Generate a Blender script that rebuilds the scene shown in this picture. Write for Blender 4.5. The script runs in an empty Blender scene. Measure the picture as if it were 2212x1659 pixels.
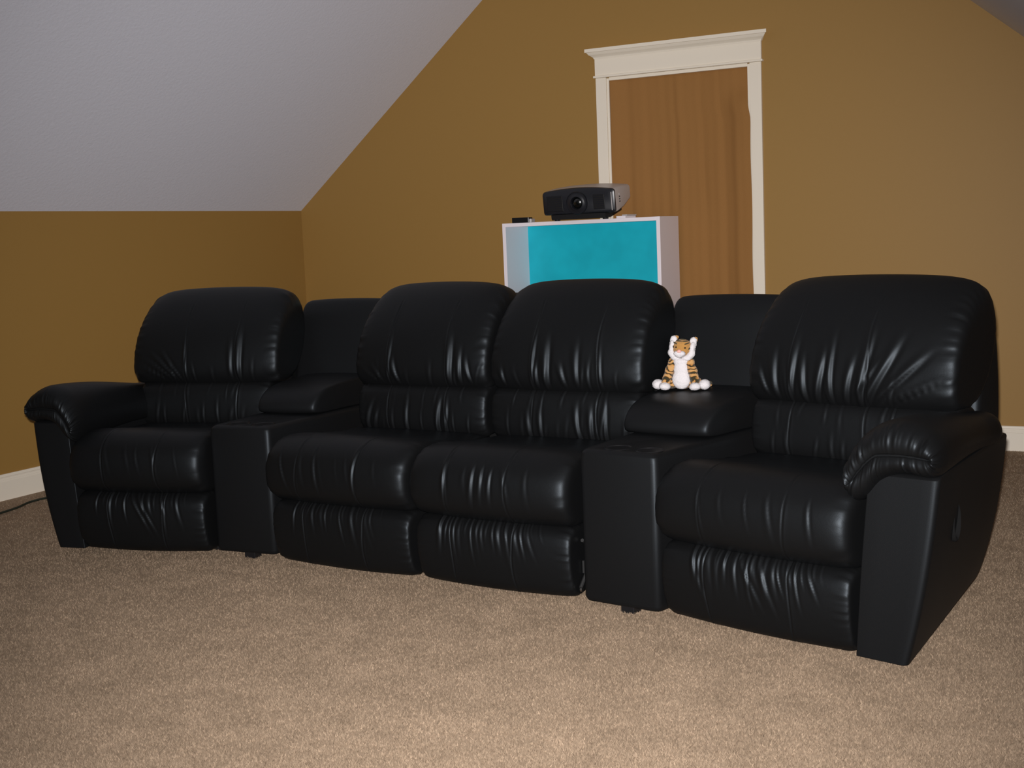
import bpy, bmesh, math, random
import numpy as np
from mathutils import Vector, Matrix

C = bpy.context.scene.collection
SC = bpy.context.scene

# ------------------------------------------------------------------ camera
F_PX, W_PX = 2716.6, 2212.0
CAM = Vector((5.0541, -6.7263, 1.177))
R_ = Vector((0.88591686, 0.4620285, -0.04099988))
U_ = Vector((-0.01753773, 0.12169331, 0.9924128))
D_ = Vector((-0.46351241, 0.87847618, -0.11591308))
cam = bpy.data.objects.new('camera', bpy.data.cameras.new('camera'))
C.objects.link(cam)
cam.data.sensor_fit = 'HORIZONTAL'
cam.data.sensor_width = 36.0
cam.data.lens = 36.0 * F_PX / W_PX
cam.data.clip_start = 0.02
M = Matrix.Identity(4)
for i in range(3):
    M[i][0], M[i][1], M[i][2], M[i][3] = R_[i], U_[i], -D_[i], CAM[i]
cam.matrix_world = M
SC.camera = cam

# ------------------------------------------------------------------ world, flash, exposure
SC.view_settings.view_transform = 'Standard'
SC.view_settings.look = 'None'
SC.view_settings.gamma = 1.0
SC.view_settings.exposure = 0.0
SC.view_settings.use_curve_mapping = False
w = bpy.data.worlds.new('room_daylight')
SC.world = w
w.use_nodes = True
w.node_tree.nodes['Background'].inputs[0].default_value = (0.80, 0.88, 1.0, 1)
w.node_tree.nodes['Background'].inputs[1].default_value = 0.05


def spot(name, loc, direction, power, size_deg, blend, color, radius):
    l = bpy.data.lights.new(name, 'SPOT')
    l.energy = power
    l.color = color
    l.spot_size = math.radians(size_deg)
    l.spot_blend = blend
    l.shadow_soft_size = radius
    o = bpy.data.objects.new(name, l)
    C.objects.link(o)
    o.location = loc
    o.rotation_euler = Vector(direction).to_track_quat('-Z', 'Y').to_euler()
    return o


# the camera's own flash, just left of and above the lens
spot('camera_flash', CAM - R_ * 0.012 + U_ * 0.045, D_ - U_ * 0.01 + R_ * 0.01, 1180, 74.5, 1.0, (1.0, 0.965, 0.965), 0.015)

# ------------------------------------------------------------------ materials
def mat(name, col, rough=0.6, spec=0.5, metal=0.0, sheen=0.0):
    m = bpy.data.materials.new(name)
    m.use_nodes = True
    b = m.node_tree.nodes['Principled BSDF']
    b.inputs['Base Color'].default_value = (*col, 1)
    b.inputs['Roughness'].default_value = rough
    b.inputs['Specular IOR Level'].default_value = spec
    b.inputs['Metallic'].default_value = metal
    if sheen:
        b.inputs['Sheen Weight'].default_value = sheen
    return m


def N(m, t, **kw):
    n = m.node_tree.nodes.new(t)
    for k, v in kw.items():
        if k.startswith('i_'):
            n.inputs[k[2:].replace('_', ' ')].default_value = v
        else:
            setattr(n, k, v)
    return n


def L(m, a, ao, b, bi):
    m.node_tree.links.new(a.outputs[ao], b.inputs[bi])


def coords(m):
    return N(m, 'ShaderNodeTexCoord')


def add_noise_bump(m, layers, coord='Object'):
    """layers: (scale, distance, strength, detail)"""
    b = m.node_tree.nodes['Principled BSDF']
    tc = coords(m)
    prev = None
    for sc, dist, st, det in layers:
        n = N(m, 'ShaderNodeTexNoise', i_Scale=sc, i_Detail=det, i_Roughness=0.6)
        L(m, tc, coord, n, 'Vector')
        bp = N(m, 'ShaderNodeBump', i_Strength=st, i_Distance=dist)
        L(m, n, 'Fac', bp, 'Height')
        if prev:
            L(m, prev, 'Normal', bp, 'Normal')
        prev = bp
    L(m, prev, 'Normal', b, 'Normal')


def add_col_noise(m, c1, c2, layers, coord='Object'):
    """base colour mixes c1..c2 by the mean of noise layers (scale, detail, lo, hi)"""
    b = m.node_tree.nodes['Principled BSDF']
    tc = coords(m)
    prev = None
    for sc, det, lo, hi in layers:
        n = N(m, 'ShaderNodeTexNoise', i_Scale=sc, i_Detail=det, i_Roughness=0.65)
        L(m, tc, coord, n, 'Vector')
        r = N(m, 'ShaderNodeMapRange')
        r.inputs[1].default_value, r.inputs[2].default_value = lo, hi
        L(m, n, 'Fac', r, 0)
        if prev:
            a = N(m, 'ShaderNodeMix', data_type='FLOAT')
            a.inputs[0].default_value = 0.5
            L(m, prev, 0, a, 2)
            L(m, r, 0, a, 3)
            prev = a
        else:
            prev = r
    mx = N(m, 'ShaderNodeMix', data_type='RGBA')
    L(m, prev, 0, mx, 0)
    mx.inputs[6].default_value = (*c1, 1)
    mx.inputs[7].default_value = (*c2, 1)
    L(m, mx, 2, b, 'Base Color')


LEATHER = mat('black_leather', (0.0040, 0.0040, 0.0041), 0.48, 0.27)
add_noise_bump(LEATHER, [(420, 0.0006, 0.25, 2), (38, 0.002, 0.18, 3)])
VINYL = mat('smooth_black_leather', (0.0048, 0.0048, 0.0050), 0.50, 0.27)
add_noise_bump(VINYL, [(420, 0.0006, 0.22, 2)])
for _m in (LEATHER, VINYL):
    _m.node_tree.nodes['Principled BSDF'].inputs['Specular Tint'].default_value = (0.78, 0.90, 1.0, 1)
BLACKP = mat('black_plastic', (0.008, 0.008, 0.009), 0.28, 0.5)
DARK = mat('dark_underside_cloth', (0.006, 0.006, 0.006), 0.9, 0.1)
STEEL = mat('bare_steel', (0.45, 0.44, 0.42), 0.3, 0.5, 1.0)
DSTEEL = mat('black_steel', (0.02, 0.02, 0.02), 0.4, 0.5)

WALL = mat('ochre_wall_paint', (0.328, 0.188, 0.049), 0.55, 0.35)
add_noise_bump(WALL, [(170, 0.002, 0.10, 2)])
CEIL = mat('textured_ceiling_paint', (0.78, 0.80, 0.89), 0.8, 0.2)
add_noise_bump(CEIL, [(55, 0.004, 0.35, 3), (160, 0.002, 0.2, 2)])
TRIM = mat('cream_trim_paint', (0.86, 0.79, 0.66), 0.4, 0.4)
CARPET = mat('beige_cut_pile_carpet', (0.40, 0.30, 0.21), 0.95, 0.05)
def carpet_nodes(m):
    add_col_noise(m, (0.252, 0.186, 0.127), (0.440, 0.330, 0.231), [(7, 8, 0.30, 0.70), (130, 3, 0.28, 0.72)])


carpet_nodes(CARPET)
CARPET_BASE = mat('carpet_backing', (0.33, 0.245, 0.165), 0.95, 0.05)
carpet_nodes(CARPET_BASE)
_b = CARPET.node_tree.nodes['Principled BSDF']
_g = N(CARPET, 'ShaderNodeNewGeometry')
_r = N(CARPET, 'ShaderNodeMapRange')
_r.inputs[3].default_value, _r.inputs[4].default_value = 0.80, 1.20
L(CARPET, _g, 'Random Per Island', _r, 0)
_lk = _b.inputs['Base Color'].links[0]
_mx = N(CARPET, 'ShaderNodeVectorMath', operation='SCALE')
CARPET.node_tree.links.new(_lk.from_socket, _mx.inputs[0])
L(CARPET, _r, 0, _mx, 'Scale')
L(CARPET, _mx, 0, _b, 'Base Color')
# soft pile: each tuft's shading leans towards the upright of the carpet
_s1 = N(CARPET, 'ShaderNodeVectorMath', operation='SCALE'); _s1.inputs['Scale'].default_value = 0.5
L(CARPET, _g, 'Normal', _s1, 0)
_sx = N(CARPET, 'ShaderNodeSeparateXYZ'); L(CARPET, _g, 'Normal', _sx, 0)
_up = N(CARPET, 'ShaderNodeMapRange'); _up.inputs[1].default_value = 0.0; _up.inputs[2].default_value = 0.25; _up.inputs[4].default_value = 0.8
L(CARPET, _sx, 2, _up, 0)
_cx = N(CARPET, 'ShaderNodeCombineXYZ'); L(CARPET, _up, 0, _cx, 2)
_s2 = N(CARPET, 'ShaderNodeVectorMath', operation='ADD'); L(CARPET, _cx, 0, _s2, 1)
L(CARPET, _s1, 0, _s2, 0)
_s3 = N(CARPET, 'ShaderNodeVectorMath', operation='NORMALIZE')
L(CARPET, _s2, 0, _s3, 0)
L(CARPET, _s3, 0, _b, 'Normal')
_t = N(CARPET, 'ShaderNodeBsdfTranslucent')
L(CARPET, _mx, 0, _t, 'Color'); L(CARPET, _s3, 0, _t, 'Normal')
_ms = N(CARPET, 'ShaderNodeMixShader'); _ms.inputs[0].default_value = 0.3
L(CARPET, _b, 0, _ms, 1); L(CARPET, _t, 0, _ms, 2)
L(CARPET, _ms, 0, CARPET.node_tree.nodes['Material Output'], 0)
CURT = mat('brown_curtain_cloth', (0.30, 0.160, 0.058), 0.85, 0.1)
add_col_noise(CURT, (0.298, 0.146, 0.046), (0.335, 0.168, 0.055), [(700, 1, 0.3, 0.7)])
add_noise_bump(CURT, [(450, 0.001, 0.3, 1)])
WHITE = mat('white_laminate', (0.90, 0.84, 0.88), 0.4, 0.4)
TURQ = mat('turquoise_back_board', (0.005, 0.50, 0.62), 0.45, 0.4)
add_col_noise(TURQ, (0.004, 0.46, 0.575), (0.006, 0.52, 0.645), [(6, 2, 0.35, 0.65)])
PROJ = mat('charcoal_plastic', (0.012, 0.013, 0.017), 0.32, 0.5)
PROJD = mat('dark_grille_plastic', (0.005, 0.005, 0.006), 0.55, 0.4)
PROJS = mat('silver_grey_plastic', (0.52, 0.49, 0.48), 0.35, 0.5)
GLASS = mat('coated_lens_glass', (0.002, 0.003, 0.003), 0.19, 1.0)
LGREY = mat('pale_grey_plastic', (0.5, 0.48, 0.48), 0.4, 0.4)
CABLE = mat('dark_green_cable', (0.018, 0.024, 0.016), 0.5, 0.4)


# ------------------------------------------------------------------ helpers
def link(name, me, m, parent=None, smooth=False):
    o = bpy.data.objects.new(name, me)
    C.objects.link(o)
    if m:
        for mm in (m if isinstance(m, (list, tuple)) else [m]):
            me.materials.append(mm)
    if parent:
        o.parent = parent
    if smooth:
        me.polygons.foreach_set('use_smooth', [True] * len(me.polygons))
    return o


def from_arrays(name, verts, faces, m, parent=None, smooth=True):
    me = bpy.data.meshes.new(name)
    me.from_pydata([tuple(v) for v in np.asarray(verts).tolist()], [], [tuple(f) for f in faces])
    me.update()
    return link(name, me, m, parent, smooth)


def tag(o, label=None, cat=None, group=None, kind=None):
    if label: o['label'] = label
    if cat: o['category'] = cat
    if group: o['group'] = group
    if kind: o['kind'] = kind
    return o


def thing(name, loc, rot, label, cat, group=None):
    o = bpy.data.objects.new(name, None)
    o.empty_display_size = 0.1
    C.objects.link(o)
    o.location = loc
    o.rotation_euler = (0, 0, rot)
    return tag(o, label, cat, group)


def bevel_bm(bm, off, seg=2):
    bmesh.ops.bevel(bm, geom=list(bm.edges), offset=off, segments=seg, profile=0.5, affect='EDGES')


def box_bm(x0, x1, y0, y1, z0, z1, bev=0.0, seg=2):
    bm = bmesh.new()
    bmesh.ops.create_cube(bm, size=1)
    for v in bm.verts:
        v.co = Vector(((x0 + x1) / 2 + v.co.x * (x1 - x0), (y0 + y1) / 2 + v.co.y * (y1 - y0), (z0 + z1) / 2 + v.co.z * (z1 - z0)))
    if bev:
        bevel_bm(bm, bev, seg)
    return bm


def bm_obj(name, bm, m, parent=None, smooth=False):
    bmesh.ops.recalc_face_normals(bm, faces=list(bm.faces))
    me = bpy.data.meshes.new(name)
    bm.to_mesh(me)
    bm.free()
    o = link(name, me, m, parent, smooth)
    if smooth:
        try:
            me.set_sharp_from_angle(angle=math.radians(40))
        except Exception:
            pass
    return o


def box(name, x0, x1, y0, y1, z0, z1, m, parent=None, bev=0.0, seg=2):
    return bm_obj(name, box_bm(x0, x1, y0, y1, z0, z1, bev, seg), m, parent, False)


def catmull(P, n, closed=True):
    """resample control polygon P by arc length to n points of a smooth curve"""
    P = np.asarray(P, float)
    k = len(P)
    out = []
    segs = k if closed else k - 1
    for i in range(segs):
        if closed:
            p0, p1, p2, p3 = P[(i - 1) % k], P[i], P[(i + 1) % k], P[(i + 2) % k]
        else:
            p0, p1, p2, p3 = P[max(i - 1, 0)], P[i], P[i + 1], P[min(i + 2, k - 1)]
        d1 = max(np.linalg.norm(p1 - p0), 1e-6) ** .5
        d2 = max(np.linalg.norm(p2 - p1), 1e-6) ** .5
        d3 = max(np.linalg.norm(p3 - p2), 1e-6) ** .5
        m1 = (p1 - p0) / d1 - (p2 - p0) / (d1 + d2) + (p2 - p1) / d2
        m2 = (p2 - p1) / d2 - (p3 - p1) / (d2 + d3) + (p3 - p2) / d3
        m1, m2 = m1 * d2, m2 * d2
        if not closed and i == 0: m1 = p2 - p1
        if not closed and i == segs - 1: m2 = p2 - p1
        t = np.linspace(0, 1, 24, endpoint=False)[:, None]
        out.append((2 * t**3 - 3 * t**2 + 1) * p1 + (t**3 - 2 * t**2 + t) * m1 + (-2 * t**3 + 3 * t**2) * p2 + (t**3 - t**2) * m2)
    Q = np.vstack(out)
    Q = np.vstack([Q, Q[:1] if closed else P[-1:]])
    L_ = np.concatenate([[0], np.cumsum(np.linalg.norm(np.diff(Q, axis=0), axis=1))])
    u = np.linspace(0, L_[-1], n, endpoint=not closed)
    return np.stack([np.interp(u, L_, Q[:, j]) for j in range(Q.shape[1])], 1)


def smoothstep(a, b, x):
    t = np.clip((x - a) / (b - a), 0, 1)
    return t * t * (3 - 2 * t)


def loft(name, rings, m, parent=None, smooth=True, caps=True, sharp=None):
    """rings: array [n, k, 3], closed loops"""
    R = np.asarray(rings, float)
    n, k, _ = R.shape
    V = R.reshape(-1, 3)
    Fc = []
    for i in range(n - 1):
        for j in range(k):
            a, b = i * k + j, i * k + (j + 1) % k
            Fc.append((a, b, b + k, a + k))
    if caps:
        Fc.append(tuple(range(k))[::-1])
        Fc.append(tuple((n - 1) * k + j for j in range(k)))
    bm = bmesh.new()
    vs = [bm.verts.new(v) for v in V]
    for f in Fc:
        try:
            bm.faces.new([vs[i] for i in f])
        except ValueError:
            pass
    bmesh.ops.remove_doubles(bm, verts=list(bm.verts), dist=1e-5)
    return bm_obj(name, bm, m, parent, smooth)


def tube(name, pts, r, m, parent=None, sides=10, n=40):
    P = catmull(pts, n, closed=False)
    T = np.gradient(P, axis=0)
    T /= np.linalg.norm(T, axis=1)[:, None]
    rings = []
    for p, t in zip(P, T):
        a = np.cross(t, [0, 0, 1.0])
        if np.linalg.norm(a) < 1e-3: a = np.array([1.0, 0, 0])
        a /= np.linalg.norm(a)
        b = np.cross(t, a)
        th = np.linspace(0, 2 * np.pi, sides, endpoint=False)
        rings.append(p + r * (np.cos(th)[:, None] * a + np.sin(th)[:, None] * b))
    return loft(name, rings, m, parent)


def lathe(name, prof, m, parent=None, axis='z', loc=(0, 0, 0), seg=32, rot=None):
    """prof: (radius, height) pairs"""
    th = np.linspace(0, 2 * np.pi, seg, endpoint=False)
    rings = []
    for r, h in prof:
        rings.append(np.stack([r * np.cos(th), r * np.sin(th), np.full(seg, h)], 1))
    A = np.array(rings)
    if axis == 'y':
        A = A[:, :, [0, 2, 1]]
    o = loft(name, A, m, parent)
    o.location = loc
    if rot: o.rotation_euler = rot
    return o


# ------------------------------------------------------------------ upholstery
def fold_field(S, Z, folds):
    out = np.zeros_like(S)
    for f in folds:
        za, zb = f['za'], f['zb']                       # from root to tip
        u = (Z - za) / (zb - za)
        line = f['sa'] + (f['sb'] - f['sa']) * u + f.get('c', 0) * 4 * u * (1 - u)
        env = smoothstep(-0.10, 0.10, u) * (1 - smoothstep(f.get('pk', 0.35), 1.0, u))
        wd = f['w'] * (0.75 + 0.6 * np.clip(u, 0, 1))
        x = (S - line) / wd
        rid = np.exp(-x * x) - 0.75 * np.exp(-((x - 1.5) / .7) ** 2)
        out += .80 * f['a'] * env * rid
    return out


def cushion(name, prof, s0, s1, parent, folds=(), seams=(), n_top=5.0, n_low=9.0, ns=170, nt=100,
            seam_z=None, puff=0.0, m=None, center=None, endgather=0.0, seed=0, warp=None, zsplit=None, front_only=True):
    P = catmull(prof, nt)                                # (depth, height)
    c = np.array(center) if center is not None else (P.min(0) + P.max(0)) / 2
    x = np.linspace(-1, 1, ns)
    q = np.sign(x) * (1 - (1 - np.abs(x)) ** 1.5)
    T = np.roll(P, -1, 0) - np.roll(P, 1, 0)
    T /= np.linalg.norm(T, axis=1)[:, None] + 1e-9
    nrm = np.stack([T[:, 1], -T[:, 0]], 1)
    if (nrm * (P - c)).sum() < 0: nrm = -nrm
    area_front = smoothstep(0.05, 0.55, -nrm[:, 0] + 0.35 * np.clip(nrm[:, 1], 0, 1)) if front_only else np.ones(nt)
    sm, hw = (s0 + s1) / 2, (s1 - s0) / 2
    S = np.repeat((sm + q * hw)[:, None], nt, 1)
    Z = np.repeat(P[None, :, 1], ns, 0)
    zs = c[1] if zsplit is None else zsplit
    up = smoothstep(-1.0, 1.0, (P[:, 1] - zs) / (np.ptp(P[:, 1]) / 2))
    nn = n_low + (n_top - n_low) * up
    K = (1 - np.abs(q)[:, None] ** nn[None, :]) ** (1 / nn[None, :])
    disp = fold_field(S, Z, folds) * area_front[None, :]
    if seam_z is None: seam_z = (-9, 9)
    sw = smoothstep(seam_z[0] - .02, seam_z[0] + .02, Z) * (1 - smoothstep(seam_z[1] - .02, seam_z[1] + .02, Z))
    for s in seams:
        wob = 0.004 * np.sin(Z * 23 + s * 40)
        disp += sw * (-0.0032 * np.exp(-((S - s - wob) / 0.0028) ** 2) + 0.0012 * np.exp(-((S - s - wob) / 0.010) ** 2)) * area_front[None, :]
    disp += puff * (1 - q[:, None] ** 2) * area_front[None, :]
    if endgather:
        rng = np.random.RandomState(seed)
        th = np.arctan2(P[:, 1] - c[1], P[:, 0] - c[0])
        g = np.zeros(nt)
        for fr in (17, 23, 31, 41):
            g += np.sin(th * fr + rng.rand() * 6.28) / 2
        em = smoothstep(0.80, 0.94, np.abs(q)) * (1 - smoothstep(0.985, 1.0, np.abs(q)))
        disp += endgather * em[:, None] * g[None, :]
    D2 = c + (P - c)[None] * K[:, :, None] + nrm[None] * (disp * np.clip(K, 0.0, 1))[:, :, None]
    V = np.stack([S, D2[:, :, 0], D2[:, :, 1]], 2)
    if warp is not None: V = warp(V)
    # poles
    verts = [V[0].mean(0)] + list(V[1:-1].reshape(-1, 3)) + [V[-1].mean(0)]
    k = ns - 2
    idx = np.arange(k * nt).reshape(k, nt) + 1
    a, b = idx[:-1], idx[1:]
    quads = np.stack([a, np.roll(a, -1, 1), np.roll(b, -1, 1), b], 2).reshape(-1, 4)
    faces = [tuple(f) for f in quads.tolist()]
    last = len(verts) - 1
    for j in range(nt):
        faces.append((0, int(idx[0, (j + 1) % nt]), int(idx[0, j])))
        faces.append((last, int(idx[-1, j]), int(idx[-1, (j + 1) % nt])))
    me = bpy.data.meshes.new(name)
    me.from_pydata(np.array(verts).tolist(), [], faces)
    bm = bmesh.new(); bm.from_mesh(me)
    bmesh.ops.recalc_face_normals(bm, faces=list(bm.faces))
    bm.to_mesh(me); bm.free()
    return link(name, me, m or LEATHER, parent, True)


HEAD = [(.585, .618), (.515, .626), (.486, .67), (.497, .76), (.545, .865), (.625, .955), (.705, .997), (.760, .994), (.800, .955), (.808, .88), (.755, .74), (.67, .65)]
LUMB = [(.56, .445), (.505, .440), (.478, .475), (.474, .54), (.488, .60), (.535, .635), (.60, .64), (.66, .60), (.66, .50), (.62, .45)]
SEAT = [(.06, .252), (.012, .262), (-.035, .30), (-.05, .36), (-.035, .425), (.02, .473), (.10, .488), (.22, .474), (.36, .458), (.50, .452), (.57, .43), (.57, .34), (.40, .29), (.20, .27)]
FOOT = [(.10, .034), (.04, .026), (.008, .045), (-.012, .10), (-.02, .17), (-.012, .225), (.02, .252), (.08, .258), (.13, .25), (.14, .15), (.13, .05)]
SHELL = [(.72, .46), (.73, .60), (.755, .80), (.78, .93), (.83, .962), (.88, .93), (.905, .80), (.90, .50), (.87, .15), (.80, .085), (.74, .10), (.72, .25)]


def shell_taper(V):
    V = V.copy()
    V[:, :, 0] *= .70 + .30 * smoothstep(.05, .58, V[:, :, 2])
    return V


def rnd_folds(seed, n, s_lo, s_hi, root, tip, tipvar, amp, wid, spread=1.0, slant=0.0, center=None, pk=0.3):
    r = random.Random(seed)
    out = []
    cs = (s_lo + s_hi) / 2 if center is None else center
    for i in range(n):
        sa = s_lo + (s_hi - s_lo) * (i + r.uniform(.1, .9)) / n
        tp = root + (tip - root) * r.uniform(1 - tipvar, 1)
        sb = cs + (sa - cs) * spread + slant + r.uniform(-.012, .012)
        out.append(dict(sa=sa, sb=sb, za=root, zb=tp, a=amp * r.uniform(.45, 1.1), w=wid * r.uniform(.7, 1.35), c=r.uniform(-.006, .006), pk=pk))
    return out


def seat_stack(parent, s0, s1, seed, hs0=None, hs1=None, seams=None, head_folds=(), lumb_folds=(), seat_folds=(), foot_folds=(), foot_n=11, soft=1.0, lum=(.015, .02)):
    """one reclining place: footrest, seat cushion, lumbar pillow, head pillow"""
    c = (s0 + s1) / 2
    w = (s1 - s0)
    hs0 = s0 if hs0 is None else hs0
    hs1 = s1 if hs1 is None else hs1
    sh, ss = seams
    cushion('footrest', FOOT, s0 + .008, s1 - .008, parent, seed=seed, n_top=18, n_low=20, ns=360, nt=90,
            folds=list(foot_folds) + rnd_folds(seed, foot_n, ss[0] - .06, ss[1] + .06, .262, .07, .5, .0042 * soft, .0065, 1.12, .02)
            + rnd_folds(seed + 50, foot_n, ss[0] - .05, ss[1] + .10, .262, .17, .5, .0028 * soft, .0045, 1.1, .01),
            seams=ss, puff=.010, endgather=.0014)
    cushion('seat_cushion', SEAT, s0, s1, parent, seed=seed + 1, n_top=11, n_low=15, center=(.14, .375),
            folds=list(seat_folds) + rnd_folds(seed + 2, 5, ss[0] - .03, ss[1] + .08, .44, .27, .4, .0026 * soft, .007, 1.0, .02, pk=.25),
            seams=ss, puff=.010, endgather=.0018, ns=260, nt=120)
    cushion('lumbar_pillow', LUMB, hs0 + lum[0], hs1 - lum[1], parent, seed=seed + 4, n_top=16, n_low=16,
            folds=list(lumb_folds) + rnd_folds(seed + 5, 8, c - .40 * w, c + .42 * w, .450, .59, .6, .0034 * soft, .0065, 1.0, .012)
            + rnd_folds(seed + 6, 6, c - .4 * w, c + .4 * w, .625, .50, .6, .0022 * soft, .006, 1.0, -.01),
            seams=sh, puff=.012, endgather=.0014, ns=260, nt=90)
    cushion('head_pillow', HEAD, hs0, hs1, parent, seed=seed + 7, n_top=7.0, n_low=20, center=(.66, .78), zsplit=.79,
            folds=list(head_folds) + rnd_folds(seed + 8, 5, sh[0] - .08, sh[1] + .15, .640, .77, .5, .0030 * soft, .007, 1.1, .0),
            seams=sh, seam_z=(.64, .93), puff=.016, endgather=.0020, ns=280, nt=120)


def FD(sa, za, sb, zb, a, wd, c_=0.0, pk=.4):
    return dict(sa=sa, za=za, sb=sb, zb=zb, a=a, w=wd, c=c_, pk=pk)


def arm(parent, side, mp=lambda x: x, rip=.6):
    """side=+1: on the viewer's right; the outer panel leans in towards the floor and the rear"""
    def ring(z, d_front, d_rear, si_f, so_f, so_r, si_r, rad=.022):
        cs = [(si_f, d_front), (so_f, d_front), (so_r, d_rear), (si_r, d_rear)]
        pts = []
        for i in range(4):
            p = np.array(cs[i]); a = np.array(cs[i - 1]); b = np.array(cs[(i + 1) % 4])
            ua = (a - p) / np.linalg.norm(a - p); ub = (b - p) / np.linalg.norm(b - p)
            rr = rad if i in (1, 2) else .004
            for t in np.linspace(0, 1, 6):
                q0, q2 = p + ua * rr, p + ub * rr
                pts.append((1 - t) ** 2 * q0 + 2 * t * (1 - t) * p + t * t * q2)
            nx = np.array(cs[(i + 1) % 4])
            for t in (.25, .5, .75):
                pts.append(p + (nx - p) * t)
        return np.array(pts)
    rings = []
    zs = np.concatenate([np.linspace(0, 1, 22)])
    for t in zs:
        bulge = .010 * math.sin(math.pi * t)
        si_f = .320 + .04 * t
        so_f = .466 + .088 * t ** 0.9 + bulge
        so_r = .322 + .092 * t ** 0.8 + bulge
        si_r = .24 + .07 * t
        r2 = ring(t, 0.0 - .006 * math.sin(math.pi * t), .76, si_f, so_f, so_r, si_r)
        top = .526
        zz = []
        for p in r2:
            zb = .030 + .050 * (p[1] / .76)
            zz.append(zb + (top - zb) * t)
        rings.append(np.stack([side * mp(r2[:, 0]), r2[:, 1], np.array(zz)], 1))
    # rounded top edge
    base = rings[-1].copy()
    cc = base.mean(0)
    for k, (dz, sc) in enumerate([(.006, .985), (.009, .955)]):
        b2 = base.copy()
        b2[:, :2] = cc[:2] + (base[:, :2] - cc[:2]) * sc
        b2[:, 2] += dz
        rings.append(b2)
    a = loft('arm', rings, VINYL, parent)
    # pad: rounded roll over the arm, hanging lower on the seat side at the front
    front = [(.550, .528), (.573, .570), (.562, .622), (.515, .660), (.450, .675), (.380, .655), (.325, .605), (.296, .540), (.300, .478), (.326, .440), (.358, .456), (.400, .505), (.465, .532)]
    rear = [(.430, .520), (.450, .545), (.445, .580), (.425, .605), (.385, .615), (.345, .605), (.310, .580), (.292, .54), (.290, .50), (.300, .48), (.33, .485), (.36, .50), (.40, .512)]
    nt, ns = 260, 150
    PF, PR = catmull(front, nt), catmull(rear, nt)
    x = np.linspace(0, 1, ns)
    d0, d1 = -.050, .70
    V = np.zeros((ns, nt, 3))
    rng = np.random.RandomState(5)
    ph = rng.rand(8) * 6.28
    ths = np.linspace(0, 2 * np.pi, nt, endpoint=False)
    ripple = np.zeros(nt)
    for fr, am, p_ in ((19, .8, ph[0]), (31, 1.0, ph[1]), (47, .7, ph[2]), (67, .5, ph[3])):
        ripple += am * np.sin(ths * fr + p_)
    ripple *= .55 + .45 * np.sin(ths * 5 + ph[4]) * np.sin(ths * 3 + ph[5])
    def arc_of(P):
        # the curve the gathered front closes on: runs under the roll, dropping on the seat side
        ax = .435 + (P[:, 0] - .435) * .80
        az = .588 - .9 * (ax - .47) ** 2 - 3.2 * np.clip(.40 - ax, 0, 1) ** 1.5
        return np.stack([ax, az], 1)
    for i in range(ns):
        u = x[i] ** 1.9
        d = d0 + (d1 - d0) * u
        mix = smoothstep(-.1, 1.0, np.array(u))
        P = PF * (1 - mix) + PR * mix
        P = P + np.array([0, .012 * math.sin(math.pi * min(1, u * 1.3))])
        c = P.mean(0)
        qf = 1 - u / .13 if u < .13 else 0
        qr = (u - .86) / .14 if u > .86 else 0
        k = (1 - qf ** 2.2) ** (1 / 2.2) * (1 - qr ** 2.2) ** (1 / 2.2)
        if qf > 0:
            arc = arc_of(P)
            dd = d + .020 * (1 - k) ** 3           # the seam is drawn in
            Q = arc + (P - arc) * max(k, .03)
        else:
            dd = d
            Q = c + (P - c) * max(k, .02)
        g = math.exp(-((u - .028) / .034) ** 2)
        nv = (P - c); nv /= np.linalg.norm(nv, axis=1)[:, None]
        Q = Q + nv * (g * rip * .0022 * ripple)[:, None]
        V[i, :, 0] = mp(Q[:, 0]) * side
        V[i, :, 1] = dd - g * rip * .0030 * ripple
        V[i, :, 2] = Q[:, 1]
    # seam line across the pad
    o = loft('arm_pad', V, LEATHER, a)
    o['label'] = 'padded arm roll with a gathered front seam'
    if side > 0:
        lv_ = loft('lever', [[(.494 + dx, .22 + rr * .022 * math.cos(t) , .375 + rr * .055 * math.sin(t)) for t in np.linspace(0, 2 * np.pi, 24, endpoint=False)] for dx, rr in ((-.02, 1.0), (.004, 1.0), (.008, .9), (.004, .75), (-.002, .7))], DARK, a)
        lv_.rotation_euler = (0, 0, 0)
        lv_['label'] = 'dark oval recliner pull'
    return a


def recliner(name, loc, deg, side, label, cat, **kw):
    t = thing(name, (*loc, 0), math.radians(deg), label, cat)
    return t


def base_box(parent, s0, s1):
    bm = box_bm(s0, s1, .10, .74, .06, .27)
    b = bm_obj('base', bm, DARK, parent)
    box('back_support', s0 - .02, s1 + .02, .585, .72, .2705, .66, DARK, b)
    for sx in (s0 + .06, s1 - .06):
        for dy in (.16, .68):
            lathe('foot', [(.018, 0), (.022, .010), (.022, .055), (.018, .062)], BLACKP, b, loc=(sx, dy, 0), seg=14)
    return b


# frames of the five sections (front centre on the carpet, turn in degrees)
FL, FM, FRR = ((1.571, -3.170), 11.2), ((2.815, -3.172), -4.3), ((4.016, -3.348), -16.2)
FCL, FCR = ((1.960, -3.078), 3.5), ((3.572, -3.240), -10.0)


# ------------------------------------------------------------------ room shell
SLOPE, KNEE = 0.829, 1.404
XR, ZR = 5.62, 2.14 + 0.8266 * (4.275 - 5.62)
ZF = 2.78
YF = -7.9
xl = (ZF - KNEE) / SLOPE
xr = 4.275 - (ZF - 2.14) / 0.8266
OPL, OPR, OPT = 2.197, 3.028, 2.048

bm = bmesh.new()
outer = [(0, 0), (XR, 0), (XR, ZR), (xr, ZF), (xl, ZF), (0, KNEE)]
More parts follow.
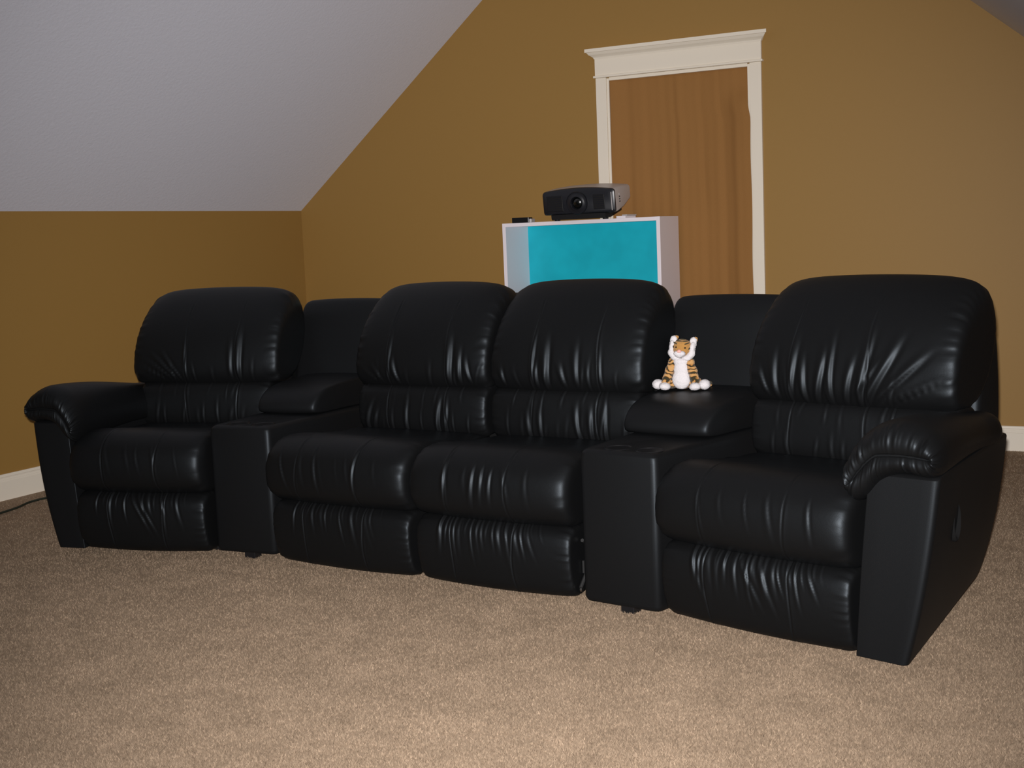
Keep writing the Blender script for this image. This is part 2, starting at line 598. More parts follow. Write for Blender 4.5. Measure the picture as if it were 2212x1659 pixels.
# wall around the doorway, with a shallow recess behind the curtain
def quad(bm, pts):
    return bm.faces.new([bm.verts.new(p) for p in pts])
quad(bm, [(0, 0, 0), (OPL, 0, 0), (OPL, 0, OPT), (OPL, 0, ZF), (xl, 0, ZF), (0, 0, KNEE)])
quad(bm, [(OPL, 0, OPT), (OPR, 0, OPT), (OPR, 0, ZF), (OPL, 0, ZF)])
quad(bm, [(OPR, 0, 0), (XR, 0, 0), (XR, 0, ZR), (xr, 0, ZF), (OPR, 0, ZF), (OPR, 0, OPT)])
quad(bm, [(OPL, 0, 0), (OPL, .10, 0), (OPL, .10, OPT), (OPL, 0, OPT)])
quad(bm, [(OPR, 0, 0), (OPR, 0, OPT), (OPR, .10, OPT), (OPR, .10, 0)])
quad(bm, [(OPL, 0, OPT), (OPL, .10, OPT), (OPR, .10, OPT), (OPR, 0, OPT)])
quad(bm, [(OPL, .10, 0), (OPR, .10, 0), (OPR, .10, OPT), (OPL, .10, OPT)])
bmesh.ops.remove_doubles(bm, verts=list(bm.verts), dist=1e-5)
tag(bm_obj('wall_back', bm, WALL), kind='structure')
bm = bmesh.new(); quad(bm, [(0, YF, 0), (0, 0, 0), (0, 0, KNEE), (0, YF, KNEE)])
tag(bm_obj('wall_left', bm, WALL), kind='structure')
bm = bmesh.new(); quad(bm, [(XR, 0, 0), (XR, YF, 0), (XR, YF, ZR), (XR, 0, ZR)])
tag(bm_obj('wall_right', bm, WALL), kind='structure')
bm = bmesh.new()
quad(bm, [(0, YF, KNEE), (0, 0, KNEE), (xl, 0, ZF), (xl, YF, ZF)])
quad(bm, [(xl, YF, ZF), (xl, 0, ZF), (xr, 0, ZF), (xr, YF, ZF)])
quad(bm, [(xr, YF, ZF), (xr, 0, ZF), (XR, 0, ZR), (XR, YF, ZR)])
bmesh.ops.remove_doubles(bm, verts=list(bm.verts), dist=1e-5)
tag(bm_obj('ceiling', bm, CEIL), kind='structure')
# carpet: backing plus the single tufts of its pile where they are near enough to be told apart
rng = np.random.RandomState(7)
pts = []
tot = 0
while tot < 900000:
    p = np.stack([rng.uniform(0.05, 5.55, 900000), rng.uniform(-5.6, -.03, 900000)], 1)
    r = np.hypot(p[:, 0] - 5.05, p[:, 1] + 6.73)
    keep = (r > 2.0) & (rng.rand(len(p)) < (2.0 / r) ** 2.0)
    mid = ((p[:, 0] > 1.35) & (p[:, 0] < 4.2) & (p[:, 1] > -2.95 - .22 * np.clip(p[:, 0] - 3.6, 0, 1))) | ((p[:, 1] > -2.0) & (p[:, 0] < 4.2))
    p = p[keep & ~mid]
    pts.append(p); tot += len(p)
p = np.vstack(pts)[:900000]
k = len(p)
a = rng.rand(k) * 6.283; wv_ = rng.uniform(.0011, .0020, k); hh = rng.uniform(.005, .0095, k)
la = rng.rand(k) * 6.283; ll = rng.uniform(.001, .007, k)
V = np.zeros((k, 3, 3))
V[:, 0, 0] = p[:, 0] + np.cos(a) * wv_; V[:, 0, 1] = p[:, 1] + np.sin(a) * wv_; V[:, 0, 2] = .0008
V[:, 1, 0] = p[:, 0] - np.cos(a) * wv_; V[:, 1, 1] = p[:, 1] - np.sin(a) * wv_; V[:, 1, 2] = .0008
V[:, 2, 0] = p[:, 0] + np.cos(la) * ll; V[:, 2, 1] = p[:, 1] + np.sin(la) * ll; V[:, 2, 2] = hh
V = np.vstack([[(0, YF, 0), (XR, YF, 0), (XR, .1, 0), (0, .1, 0)], V.reshape(-1, 3)])
me = bpy.data.meshes.new('floor')
me.vertices.add(len(V)); me.vertices.foreach_set('co', V.ravel())
me.loops.add(4 + 3 * k); me.loops.foreach_set('vertex_index', np.arange(4 + 3 * k, dtype=np.int32))
me.polygons.add(1 + k)
me.polygons.foreach_set('loop_start', np.concatenate([[0], 4 + 3 * np.arange(k)]).astype(np.int32))
me.polygons.foreach_set('loop_total', np.concatenate([[4], np.full(k, 3)]).astype(np.int32))
me.update(calc_edges=True)
me.polygons.foreach_set('material_index', np.concatenate([[1], np.zeros(k)]).astype(np.int32))
tag(link('floor', me, [CARPET, CARPET_BASE]), kind='structure')


def extrude_profile(name, prof, p0, p1, out, m, parent=None, kind=None):
    """prof (out, z) swept from p0 to p1 (xy), out = horizontal direction off the wall"""
    rings = []
    for p in (p0, p1):
        rings.append([(p[0] + out[0] * a, p[1] + out[1] * a, z) for a, z in prof])
    o = loft(name, rings, m, parent, smooth=False)
    if kind: o['kind'] = kind
    return o


BB = [(-.001, 0), (.016, 0), (.016, .092), (.013, .095), (.013, .102), (.011, .105), (.011, .112), (.013, .115), (.012, .122), (.008, .127), (-.001, .127)]
extrude_profile('baseboard_left', BB, (0, YF), (0, 0), (1, 0), TRIM, kind='structure')
extrude_profile('baseboard_back_left', BB, (.016, 0), (2.131, 0), (0, -1), TRIM, kind='structure')
extrude_profile('baseboard_back_right', BB, (3.094, 0), (XR, 0), (0, -1), TRIM, kind='structure')
extrude_profile('baseboard_right', BB, (XR, -.016), (XR, YF), (-1, 0), TRIM, kind='structure')

door = bpy.data.objects.new('door_1', None); C.objects.link(door)
door.location = (2.6, 0, 0)
tag(door, 'cream painted door casing with flat header and crown around the curtained doorway', kind='structure')
def dpart(name, x0, x1, y0, y1, z0, z1, bev=.0015):
    return box(name, x0 - 2.6, x1 - 2.6, y0, y1, z0, z1, TRIM, door, bev)
dpart('side_casing', 2.132, 2.195, -.020, -.0005, 0, 2.052)
dpart('side_casing', 3.030, 3.093, -.020, -.0005, 0, 2.052)
dpart('jamb', 2.1955, 2.2095, -.012, .09, 0, 2.047)
dpart('jamb', 3.0155, 3.0295, -.012, .09, 0, 2.047)
dpart('head_jamb', 2.210, 3.015, -.010, .09, 2.034, 2.0522)
dpart('bead', 2.121, 3.104, -.030, -.0005, 2.0525, 2.065, .003)
dpart('header_board', 2.130, 3.095, -.022, -.0005, 2.0655, 2.180)
crown = [(-.0, 2.158), (.024, 2.158), (.027, 2.166), (.034, 2.172), (.046, 2.180), (.054, 2.190), (.056, 2.193), (.064, 2.194), (.064, 2.2125), (-.0, 2.2125)]
rings = []
for a, z in crown:
    e = max(a - .022, 0)
    rings.append([(2.130 - e - 2.6, -a, z), (3.095 + e - 2.6, -a, z)])
bm = bmesh.new()
vs = [[bm.verts.new(p) for p in r] for r in rings]
for i in range(len(vs)):
    a, b = vs[i], vs[(i + 1) % len(vs)]
    bm.faces.new([a[0], a[1], b[1], b[0]])
# mitred returns at both ends
bm.faces.new([v[0] for v in vs]); bm.faces.new([v[1] for v in vs][::-1])
bm_obj('crown', bm, TRIM, door)

# curtain in the doorway
ns_, nz_ = 150, 80
X = np.linspace(0, 1, ns_)[:, None] * np.ones((1, nz_)); Zc = np.ones((ns_, 1)) * np.linspace(0.03, 2.044, nz_)[None, :]
hang = (2.044 - Zc) / 2.0
fold = (0.010 * np.sin(X * 2 * np.pi * 3.2 + 0.7 + .5 * np.sin(Zc * 1.4)) + .006 * np.sin(X * 2 * np.pi * 7.3 + 1.1 + .3 * Zc) + .003 * np.sin(X * 2 * np.pi * 15 + Zc))
def grv(x0, zlo, zhi, a, wd): 
    return a * np.exp(-((X - x0 - .012 * np.sin(Zc * 2.3)) / wd) ** 2) * smoothstep(zlo, zlo + .25, Zc) * (1 - smoothstep(zhi - .1, zhi + .05, Zc))
fold = fold + grv(.475, 1.2, 2.05, .014, .022) - grv(.515, 1.2, 2.05, .010, .03) + grv(.66, 1.2, 2.0, .012, .018) + grv(.80, 1.6, 2.05, .012, .012)
ramp = smoothstep(.02, .35, hang)
left_e = 2.2105 - .010 * smoothstep(.1, .6, hang)
right_e = 3.0135 + .0175 * smoothstep(.09, .15, hang) + .002 * np.sin(Zc * 11)
Xw = left_e + (right_e - left_e) * X
fold = fold * .38
Yw = .018 - .046 * smoothstep(.04, .12, hang) * smoothstep(.80, .96, X) - (.024 + .004 * ramp) * (1 - smoothstep(.0, .12, X)) + fold * (.55 + .45 * ramp)
Yw = np.maximum(Yw, -.040)
V = np.stack([Xw, Yw, Zc], 2).reshape(-1, 3)
Fq = []
for i in range(ns_ - 1):
    for j in range(nz_ - 1):
        a = i * nz_ + j
        Fq.append((a, a + nz_, a + nz_ + 1, a + 1))
cu = from_arrays('curtain', V, Fq, CURT)
md = cu.modifiers.new('cloth_thickness', 'SOLIDIFY'); md.thickness = .002; md.offset = 0
tag(cu, 'plain brown cloth curtain hanging inside the cream door casing', 'curtain')

# ------------------------------------------------------------------ bookcase and the things on it
bc = thing('bookcase', (2.141, -.195, 0), 0, 'white open bookcase with turquoise back panel standing behind the sofa', 'bookcase')
bx0, bx1, by0, by1, bt = -.478, .478, -.145, .143, 1.255
th = .021
box('side_panel', bx0, bx0 + th, by0, by1, 0, bt, WHITE, bc, .001)
box('side_panel', bx1 - th, bx1, by0, by1, 0, bt, WHITE, bc, .001)
box('top_panel', bx0 + th, bx1 - th, by0, by1, bt - th, bt, WHITE, bc, .001)
box('back_panel', bx0 + th, bx1 - th, by1 - .006, by1 - .001, .06, bt - th, TURQ, bc)['label'] = 'turquoise back board'
for zz in (.06, .45):
    box('shelf', bx0 + th, bx1 - th, by0 + .004, by1 - .006, zz, zz + th, WHITE, bc, .001)
box('plinth', bx0 + th, bx1 - th, by0 + .02, by0 + .036, 0, .06, WHITE, bc)

BT = bt
pj = thing('projector', (2.175, -.385, BT), math.radians(0), 'dark grey home cinema projector with silver sides on top of the white bookcase', 'projector')
TILT = math.radians(7.5)
def tilt(o):
    o.rotation_euler = (TILT, 0, 0)   # lens end lower than the back
    return o
# casing: front profile swept back; local y runs to the rear
def proj_ring(y, hw_l, hw_r, z0, z1, crown_, r=.012):
    n = 10
    pts = []
    top = [(x, z1 + crown_ * (1 - (2 * (x + hw_l) / (hw_l + hw_r) - 1) ** 2)) for x in np.linspace(hw_r - r, -hw_l + r, 14)]
    pts += [(hw_r, z0 + r), (hw_r, z1 - r)] + [(hw_r - r * .3, z1 - r * .3)] + top + [(-hw_l + r * .3, z1 - r * .3), (-hw_l, z1 - r), (-hw_l, z0 + r), (-hw_l + r * .3, z0 + r * .3)]
    pts += [(x, z0) for x in np.linspace(-hw_l + r, hw_r - r, 14)] + [(hw_r - r * .3, z0 + r * .3)]
    return [(x, y, z * 1.14) for x, z in pts]
body = loft('casing', [proj_ring(.004, .214, .214, .030, .138, .014), proj_ring(.03, .216, .216, .028, .140, .015), proj_ring(.12, .216, .216, .042, .142, .015), proj_ring(.232, .208, .208, .068, .136, .013)], PROJS, pj)
body['label'] = 'silver grey casing'
fr = loft('front_panel', [proj_ring(-.012, .205, .205, .034, .130, .012), proj_ring(-.006, .2145, .2145, .029, .137, .014), proj_ring(.0035, .2155, .2155, .028, .139, .0145)], PROJ, pj)
fr['label'] = 'charcoal front panel'
bs = loft('base', [proj_ring(.0, .175, .150, .004, .0275, 0, .004), proj_ring(.03, .19, .17, .004, .0265, 0, .004), proj_ring(.16, .18, .18, .020, .04, 0, .004)], PROJD, pj)
lens = lathe('lens_ring', [(.0620, .006), (.0625, -.004), (.0605, -.007), (.0585, -.004), (.052, -.0045), (.044, -.006), (.0375, -.0095), (.0345, -.0095), (.0330, -.006), (.0315, .002), (.0310, .007)], PROJ, pj, axis='y', loc=(-.004, -.0195, .093), seg=56)
gl = lathe('lens', [(.0312, .0065), (.0300, .0048), (.024, .0005), (.016, -.0030), (.008, -.0048), (.0005, -.0053)], GLASS, lens, axis='y', loc=(0, 0, 0), seg=40)
gl['label'] = 'dark curved lens glass'
def grille(cx, cz, wx, wz):
    g = box('air_grille', cx - wx, cx + wx, -.0155, -.011, cz - wz, cz + wz, PROJD, pj, .002)
    for k in range(7):
        zz = cz - wz + (k + .5) * 2 * wz / 7
        box('slat', cx - wx + .004, cx + wx - .004, -.0175, -.0156, zz - .0022, zz + .0022, PROJ, g)
grille(.124, .094, .034, .040)
grille(-.140, .094, .048, .042)
box('trim_strip', .196, .200, -.0145, -.010, .044, .142, PROJS, pj, .0008)
for k in range(4):
    box('button', .2155, .2185, .052, .062, .080 + k * .013, .0865 + k * .013, LGREY if k == 3 else PROJD, pj, .0008)
for sx in (-.15, .14):
    lathe('foot', [(.014, 0), (.016, .003), (.016, .010), (.013, .008)], PROJD, pj, loc=(sx, .02, 0), seg=16)
for o in list(pj.children):
    if o.name.startswith('foot'): continue
    Rm = Matrix.Rotation(-TILT * -1, 4, 'X')
    o.matrix_local = Matrix.Translation((0, 0, .002)) @ Matrix.Rotation(TILT, 4, 'X') @ Matrix.Translation(o.location)

wp = thing('folded_paper', (2.405, -.30, BT), math.radians(-6), 'small white folded paper pad tucked under the rear right of the projector', 'paper')
box('sheet_stack', -.040, .016, -.03, .09, .0, .012, WHITE, wp, .001)
box('folded_flap', -.005, .026, -.03, .08, .0125, .019, LGREY, wp, .001)

bb = thing('black_box', (1.785, -.29, BT), math.radians(4), 'small black plastic box with a pale end on the left of the white bookcase top', 'box')
box('body', -.068, .034, -.03, .03, .0, .030, BLACKP, bb, .002)
box('end_cap', .0345, .050, -.026, .03, .0, .022, LGREY, bb, .004)['label'] = 'pale grey end'

# ------------------------------------------------------------------ seating
# right recliner
rr = thing('recliner', (FRR[0][0], FRR[0][1], 0), math.radians(FRR[1]), 'black leather recliner nearest the camera with its padded arm on the right', 'recliner', 'recliners at the ends of the seating row')
HF = [FD(-.165, .645, -.155, .86, .0065, .011, .004), FD(-.215, .65, -.235, .83, .006, .012, -.004), FD(-.11, .645, -.13, .80, .006, .010), FD(-.07, .645, -.05, .84, .0075, .011, .006),
      FD(-.02, .645, -.03, .88, .0065, .010), FD(.03, .645, .055, .80, .006, .010), FD(.075, .645, .10, .88, .0075, .011, .004), FD(.095, .645, .20, .87, .0085, .013, .012),
      FD(.13, .650, .30, .82, .0085, .014, .010), FD(.19, .655, .35, .73, .006, .013, .006), FD(-.25, .655, -.30, .76, .005, .010), FD(.05, .645, .16, .80, .005, .008, .006)]
FF = [FD(-.05, .262, .05, .08, .004, .008, .01), FD(.02, .262, .09, .07, .004, .008, .005), FD(-.20, .262, -.14, .08, .003, .008, -.01)]
seat_stack(rr, -.322, .318, 11, hs0=-.328, hs1=.373, seams=((-.160, .102), (-.147, .130)), head_folds=HF, foot_folds=FF, foot_n=14, soft=1.0, lum=(.015, .004))
cushion('back_shell', SHELL, -.275, .335, rr, n_top=7, n_low=14, m=VINYL, ns=80, nt=80, front_only=False, warp=shell_taper)
a_ = arm(rr, +1)
base_box(rr, -.27, .24)

# left recliner
lr = thing('recliner', (FL[0][0], FL[0][1], 0), math.radians(FL[1]), 'black leather recliner at the left end with its padded arm on the left', 'recliner', 'recliners at the ends of the seating row')
HL = [FD(-.15, .65, -.31, .74, .006, .010, .006), FD(-.13, .65, -.28, .77, .007, .010, .006), FD(-.11, .65, -.22, .78, .005, .009), FD(-.19, .65, -.33, .71, .005, .010),
      FD(-.083, .66, -.09, .86, .0035, .007), FD(.160, .66, .150, .88, .007, .012, .004), FD(.125, .66, .12, .84, .004, .010)]
FL_ = [FD(-.08, .262, .02, .08, .004, .007, .01), FD(-.05, .262, .05, .07, .004, .007, .01), FD(.08, .262, .075, .07, .003, .006)]
seat_stack(lr, -.322, .256, 31, hs0=-.348, hs1=.334, seams=((-.086, .152), (-.160, .075)), head_folds=HL, foot_folds=FL_, foot_n=7, soft=.8, lum=(.03, .045))
cushion('back_shell', SHELL, -.365, .235, lr, n_top=7, n_low=14, m=VINYL, ns=80, nt=80, front_only=False, warp=shell_taper)
arm(lr, -1, lambda v: .305 + (np.asarray(v) - .326) * .84, .35)
base_box(lr, -.24, .26)

# loveseat in the middle
lv = thing('reclining_loveseat', (FM[0][0], FM[0][1], 0), math.radians(FM[1]), 'black leather armless two seat recliner between the two consoles in the middle', 'loveseat')
HA = [FD(-.485, .66, -.482, .87, .004, .008, .004), FD(-.44, .65, -.475, .76, .006, .010, -.004), FD(-.52, .65, -.58, .72, .004, .009), FD(-.55, .65, -.63, .70, .004, .009), FD(-.20, .655, -.215, .86, .0080, .012, .006), FD(-.155, .655, -.165, .80, .006, .010, .004), FD(-.11, .655, -.14, .76, .005, .009)]
HB = [FD(.165, .65, .165, .88, .005, .008, .003), FD(.225, .655, .205, .86, .0085, .014, .004), FD(.185, .65, .175, .75, .005, .009), FD(.30, .655, .27, .74, .005, .010), FD(.35, .655, .335, .83, .005, .011), FD(.445, .655, .43, .80, .003, .008), FD(.04, .65, .02, .72, .005, .009)]
LA = [FD(-.60, .45, -.55, .60, .006, .010, -.01), FD(-.57, .45, -.53, .56, .004, .008), FD(-.40, .45, -.39, .61, .005, .008, -.004), FD(-.255, .45, -.235, .62, .007, .009, -.006), FD(-.225, .45, -.215, .60, .005, .008, .006)]
LB = [FD(.15, .45, .14, .58, .005, .009), FD(.20, .45, .195, .58, .005, .008), FD(.36, .45, .345, .61, .006, .009, -.006), FD(.405, .45, .40, .60, .006, .009), FD(.46, .45, .455, .60, .005, .009)]
SA = [FD(-.60, .44, -.55, .27, .0035, .007), FD(-.44, .45, -.42, .27, .0035, .007, .006), FD(-.255, .46, -.255, .27, .004, .007)]
SB = [FD(.13, .46, .125, .28, .0045, .008), FD(.24, .44, .22, .28, .005, .008, .005), FD(.275, .44, .26, .30, .004, .007, .004), FD(.31, .43, .30, .30, .004, .007)]
seat_stack(lv, -.682, -.045, 51, hs0=-.660, hs1=-.040, seams=((-.484, -.212), (-.515, -.245)), head_folds=HA, lumb_folds=LA, seat_folds=SA, foot_n=8, soft=.8, lum=(.015, .004))
seat_stack(lv, -.030, .585, 71, hs0=-.025, hs1=.602, seams=((.167, .434), (.130, .370)), head_folds=HB, lumb_folds=LB, seat_folds=SB, foot_n=13, soft=.95, lum=(.004, .02))
cushion('back_shell', SHELL, -.600, .535, lv, n_top=9, n_low=18, m=VINYL, ns=90, nt=80, front_only=False)
base_box(lv, -.60, .52)
mech = bm_obj('recliner_mechanism', box_bm(.580, .586, .06, .50, .10, .14), DSTEEL, lv)
for (x0, y0, z0, y1, z1) in [(.588, .03, .06, .20, .22), (.588, .05, .21, .30, .10)]:
    tube('steel_link', [(x0, y0, z0), (x0, (y0 + y1) / 2, (z0 + z1) / 2), (x0, y1, z1)], .006, DSTEEL, mech, 8, 6)
lathe('bolt', [(.0005, -.004), (.007, -.004), (.007, .003), (.0005, .004)], STEEL, mech, loc=(.592, .03, .055), seg=12, rot=(0, math.pi / 2, 0))


def console(loc, deg, label, lf, rf, lr_, rr_, lo_ex, pl, pr, sft=0.0):
    t = thing('console', (*loc, 0), math.radians(deg), label, 'console', 'consoles between the seats')
    def hl(d): return lf + (lr_ - lf) * d / .86
    def hr(d): return rf + (rr_ - rf) * d / .86
    # body: rounded wedge
    prof_z = [.030, .045, .28, .485, .503, .511, .515]
    ins = [.006, .0, .0, .0, .003, .010, .018]
    rings = []
    for z, i_ in zip(prof_z, ins):
        d0, d1 = 0 + i_, .86
        pts = []
        cs = [(-hl(0) + i_, d0), (hr(0) - i_, d0), (hr(.86) - i_, d1), (-hl(.86) + i_, d1)]
        for k in range(4):
            p = np.array(cs[k]); a = np.array(cs[k - 1]); b = np.array(cs[(k + 1) % 4])
            ua = (a - p) / np.linalg.norm(a - p); ub = (b - p) / np.linalg.norm(b - p)
            for u in np.linspace(0, 1, 5):
                pts.append((1 - u) ** 2 * (p + ua * .02) + 2 * u * (1 - u) * p + u * u * (p + ub * .02))
        rings.append([(p[0], p[1], z) for p in pts])
    bd = loft('body', rings, VINYL, t)
    bv = bd.modifiers.new('soft', 'BEVEL'); bv.width = .002; bv.segments = 2; bv.limit_method = 'ANGLE'
    # recesses for the cup holders
    holes = []
    for cx in (-.040 + sft, .072 + sft):
        cy = .062
        cup = lathe('cup_holder', [(.0405, .5146), (.0445, .5146), (.0448, .5156), (.0440, .5166), (.0420, .5166), (.0402, .514), (.0395, .50), (.037, .452), (.0005, .450)], BLACKP, t, loc=(cx, cy, 0), seg=36)
        cup['label'] = 'round black plastic cup holder'
        holes.append((cx, cy))
    # cut the openings
    cut = bmesh.new()
    for cx, cy in holes:
        bmesh.ops.create_cone(cut, cap_ends=True, segments=36, radius1=.0412, radius2=.0412, depth=.14, matrix=Matrix.Translation((cx, cy, .515)))
    cm = bpy.data.meshes.new('cutter'); cut.to_mesh(cm); cut.free()
    co = bpy.data.objects.new('cutter', cm); C.objects.link(co); co.parent = t
    bo = bd.modifiers.new('holes', 'BOOLEAN'); bo.object = co; bo.operation = 'DIFFERENCE'; bo.solver = 'EXACT'
    bpy.context.view_layer.update()
    dg = bpy.context.evaluated_depsgraph_get()
    me = bpy.data.meshes.new_from_object(bd.evaluated_get(dg))
    bd.modifiers.clear(); bd.data = me
    me.polygons.foreach_set('use_smooth', [True] * len(me.polygons))
    me.set_sharp_from_angle(angle=math.radians(35))
    bpy.data.objects.remove(co); bpy.data.meshes.remove(cm)
    # lid
    LID = [(.330, .520), (.308, .528), (.306, .548), (.325, .577), (.375, .607), (.46, .622), (.58, .630), (.69, .632), (.755, .62), (.765, .58), (.755, .530), (.72, .518), (.5, .517)]
    def warp(V):
        V = V.copy()
        d = V[:, :, 1]
        q = (V[:, :, 0] + .136) / .272
        lo, hi = -(hl(d) + lo_ex), hr(d) - .018
        V[:, :, 0] = lo + (hi - lo) * q
        return V
    cushion('armrest_lid', LID, -.136, .136, t, n_top=16, n_low=20, m=VINYL, ns=90, nt=90, center=(.52, .57), warp=warp, puff=.004, front_only=False)
    BK = [(.750, .55), (.762, .65), (.790, .77), (.822, .885), (.856, .930), (.890, .933), (.925, .90), (.937, .80), (.937, .55), (.87, .52), (.78, .52)]
    bp = cushion('back_panel', BK, -hl(.86) - pl, hr(.86) + pr, t, n_top=17, n_low=30, m=VINYL, ns=80, nt=80, center=(.845, .72), puff=.010)
    for cx, cy in ((-.005, .050), (-.10, .80), (.12, .80)):
        box('foot', cx - .024, cx + .024, cy - .022, cy + .022, 0, .046, BLACKP, t, .003)
    return t


cl = console(*FCL, 'black console with cup holders and padded lid beside the left end recliner', .137, .134, .158, .205, -.014, .080, .030)
cr = console(*FCR, 'black console with cup holders under the plush tiger', .149, .128, .212, .205, .012, .075, .010)


# ------------------------------------------------------------------ plush tiger
def fur_mat(name, stripes):
    m = mat(name, (0.5, 0.25, 0.08), 0.95, 0.1, 0, 0.4)
    return m


WFUR = mat('white_plush_fur', (0.60, 0.575, 0.58), 0.95, 0.05, 0, 0.1)
add_noise_bump(WFUR, [(420, .003, .8, 2)])
OFUR = mat('orange_striped_plush_fur', (0.5, 0.25, 0.08), 0.95, 0.05, 0, 0.2)
b = OFUR.node_tree.nodes['Principled BSDF']
tc = coords(OFUR)
wv = N(OFUR, 'ShaderNodeTexWave', i_Scale=17.0, i_Distortion=11.0, i_Detail=2.0, i_Detail_Scale=1.6, bands_direction='Z')
L(OFUR, tc, 'Object', wv, 'Vector')
rp = N(OFUR, 'ShaderNodeValToRGB')
rp.color_ramp.elements[0].position = .16; rp.color_ramp.elements[0].color = (.035, .028, .014, 1)
rp.color_ramp.elements[1].position = .40; rp.color_ramp.elements[1].color = (.37, .170, .042, 1)
e = rp.color_ramp.elements.new(.85); e.color = (.46, .26, .10, 1)
L(OFUR, wv, 'Fac', rp, 'Fac'); L(OFUR, rp, 'Color', b, 'Base Color')
n = N(OFUR, 'ShaderNodeTexNoise', i_Scale=420.0); L(OFUR, tc, 'Object', n, 'Vector')
bp_ = N(OFUR, 'ShaderNodeBump', i_Strength=.8, i_Distance=.003); L(OFUR, n, 'Fac', bp_, 'Height'); L(OFUR, bp_, 'Normal', b, 'Normal')
GFUR = mat('golden_plush_fur', (0.38, 0.195, 0.055), 0.95, 0.05, 0, 0.2)
add_noise_bump(GFUR, [(420, .003, .8, 2)])
PINK = mat('pink_felt', (0.72, 0.36, 0.30), 0.9, 0.1)
EYE = mat('glossy_brown_eye', (0.02, 0.010, 0.004), 0.1, 0.6)
STRIPE = mat('dark_stripe_fur', (.05, .045, .03), .95, .05)


def blob(name, balls, m, parent, vox=.0035, fuzz=.0016, seed=1):
    """one continuous soft body grown from overlapping ellipsoids"""
    bm = bmesh.new()
    for (c, r, rot) in balls:
        mt = Matrix.Translation(c) @ Matrix.Rotation(rot, 4, 'Y') @ Matrix.Diagonal((*r, 1))
        bmesh.ops.create_icosphere(bm, subdivisions=3, radius=1, matrix=mt)
    me = bpy.data.meshes.new(name); bm.to_mesh(me); bm.free()
    o = bpy.data.objects.new(name, me); C.objects.link(o)
    md = o.modifiers.new('r', 'REMESH'); md.mode = 'VOXEL'; md.voxel_size = vox
    ms = o.modifiers.new('s', 'SMOOTH'); ms.factor = .5; ms.iterations = 4
    bpy.context.view_layer.update()
    me2 = bpy.data.meshes.new_from_object(o.evaluated_get(bpy.context.evaluated_depsgraph_get()))
    o.modifiers.clear(); o.data = me2
    bpy.data.meshes.remove(me); me2.name = name
    rng = np.random.RandomState(seed)
    k = len(me2.vertices)
    co = np.zeros(k * 3); me2.vertices.foreach_get('co', co); co = co.reshape(-1, 3)
    no = np.zeros(k * 3); me2.vertices.foreach_get('normal', no); no = no.reshape(-1, 3)
    co += no * (rng.rand(k, 1) - .4) * fuzz
    me2.vertices.foreach_set('co', co.ravel())
    me2.materials.clear(); me2.materials.append(m)
    me2.polygons.foreach_set('use_smooth', [True] * len(me2.polygons))
    o.parent = parent
    return o


# faces -y (towards the viewer); stands on the console lid
ang = math.radians(FCR[1])
def crw(s, d, z):
    return (FCR[0][0] + math.cos(ang) * s - math.sin(ang) * d, FCR[0][1] + math.sin(ang) * s + math.cos(ang) * d, z)
def lid_top(s_, d_):
    lid = [c for c in cr.children if c.name.startswith('armrest_lid')][0]
    n = len(lid.data.vertices)
    co = np.zeros(n * 3); lid.data.vertices.foreach_get('co', co); co = co.reshape(-1, 3)
    m_ = (np.hypot(co[:, 0] - s_, co[:, 1] - d_) < .07)
    return float(co[m_, 2].max())


tg = thing('plush_tiger', crw(-.097, .560, lid_top(-.097, .560) + .0005), ang + math.radians(16), 'small orange and white plush tiger sitting on the right console lid', 'plush toy')
tg.scale = (1.16, 1.12, .96)
torso = blob('torso', [((0, .012, .040), (.036, .030, .042), 0), ((0, .010, .075), (.031, .026, .034), 0), ((0, .006, .100), (.026, .022, .022), 0)], OFUR, tg, seed=2)
blob('belly', [((0, -.010, .036), (.028, .016, .036), 0), ((0, -.009, .074), (.023, .015, .034), 0), ((0, -.010, .100), (.024, .014, .014), 0)], WFUR, tg, seed=3)['label'] = 'white belly fur'
for sx in (-1, 1):
    fl = blob('front_leg', [((sx * .026, -.004, .094), (.014, .014, .020), sx * .2), ((sx * .034, -.010, .070), (.0145, .014, .026), -sx * .28), ((sx * .041, -.016, .042), (.0145, .014, .026), -sx * .25), ((sx * .045, -.020, .022), (.014, .014, .018), -sx * .2)], OFUR, tg, seed=4 + sx)
    blob('paw', [((sx * .046, -.030, .0145), (.017, .018, .0145), 0), ((sx * .040, -.030, .0125), (.012, .017, .0125), 0)], WFUR, fl, seed=7 + sx)['label'] = 'white front paw'
    hl = blob('hind_leg', [((sx * .034, .010, .022), (.024, .024, .022), 0), ((sx * .052, -.004, .018), (.020, .020, .018), 0)], OFUR, tg, seed=10 + sx)
    blob('paw', [((sx * .070, -.014, .019), (.0175, .020, .019), 0)], WFUR, hl, seed=13 + sx)['label'] = 'white hind paw'
hd = blob('head', [((0, .000, .146), (.032, .028, .031), 0), ((0, -.008, .158), (.026, .022, .022), 0), ((0, -.014, .140), (.024, .018, .018), 0)], GFUR, tg, seed=20)
hd['label'] = 'golden face fur'
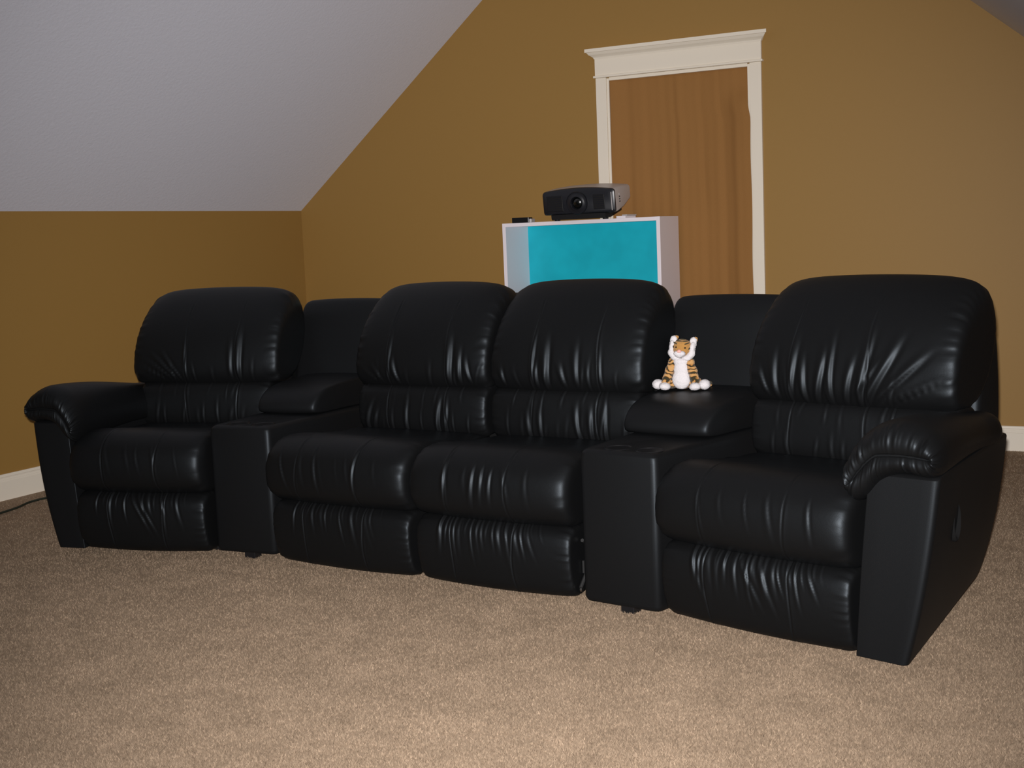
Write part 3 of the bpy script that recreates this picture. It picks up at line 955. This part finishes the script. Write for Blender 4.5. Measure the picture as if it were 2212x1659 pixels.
for sx in (-1, 1):
    blob('cheek_ruff', [((sx * .030, -.006, .146), (.0095, .014, .030), sx * .05), ((sx * .027, -.008, .124), (.012, .014, .018), sx * .7), ((sx * .016, -.010, .112), (.016, .013, .011), 0)], WFUR, hd, seed=22 + sx)['label'] = 'white cheek fur'
    er = blob('ear', [((sx * .029, -.002, .176), (.0115, .008, .014), sx * .15), ((sx * .031, -.003, .162), (.010, .009, .013), 0)], WFUR, hd, seed=25 + sx)
    er['label'] = 'white ear with orange rim'
    bmE = bmesh.new(); bmesh.ops.create_uvsphere(bmE, u_segments=16, v_segments=10, radius=.0030)
    eo = bm_obj('eye', bmE, EYE, hd, True); eo.location = (sx * .0135, -.0305, .150)
blob('ear_rim', [((-.024, .002, .184), (.010, .007, .008), 0)], GFUR, hd, seed=31)
blob('ear_rim', [((.034, .003, .180), (.008, .007, .012), 0)], GFUR, hd, seed=32)
mz = blob('muzzle', [((-.006, -.034, .129), (.012, .012, .0105), 0), ((.006, -.034, .129), (.012, .012, .0105), 0), ((0, -.030, .121), (.013, .012, .008), 0)], WFUR, hd, seed=33)
blob('nose', [((0, -.0445, .1365), (.0072, .005, .0045), 0), ((0, -.042, .139), (.006, .005, .005), 0)], PINK, hd, vox=.0015, fuzz=.0003, seed=34)['label'] = 'pink nose'
for k, (sx, z, wd, rt) in enumerate([(-.006, .172, .013, .15), (.008, .1725, .012, -.2), (.016, .165, .010, -.5), (-.018, .164, .008, .5), (.0, .179, .010, .0), (-.024, .150, .005, 1.3), (.024, .148, .005, -1.3)]):
    yy = -.026 if z < .170 else (-.0225 if z < .176 else -.017)
    if abs(sx) > .02: yy = -.0195
    blob('stripe', [((sx, yy, z), (wd, .0035, .0024), rt)], STRIPE, hd, vox=.0015, fuzz=.0004, seed=40 + k)
tail = tube('tail', [(0.0, .03, .02), (.02, .055, .014), (.05, .062, .012), (.072, .05, .012)], .010, OFUR, tg, 12, 24)
# lean the head
Mh = Matrix.Translation((0, 0, .112)) @ Matrix.Rotation(math.radians(6), 4, 'Y') @ Matrix.Rotation(math.radians(-4), 4, 'X') @ Matrix.Translation((0, 0, -.112))
hd.matrix_local = Mh

# ------------------------------------------------------------------ cable by the left baseboard
cb = tube('cable', [(.40, -3.35, .010), (.31, -2.95, .010), (.285, -2.80, .010), (.262, -2.68, .010), (.215, -2.55, .010), (.225, -2.44, .010), (.32, -2.30, .010), (.42, -2.20, .010)], .0055, CABLE, None, 10, 80)
tag(cb, 'thin dark green cable lying on the carpet along the left baseboard', 'cable')
bpy.context.view_layer.update()
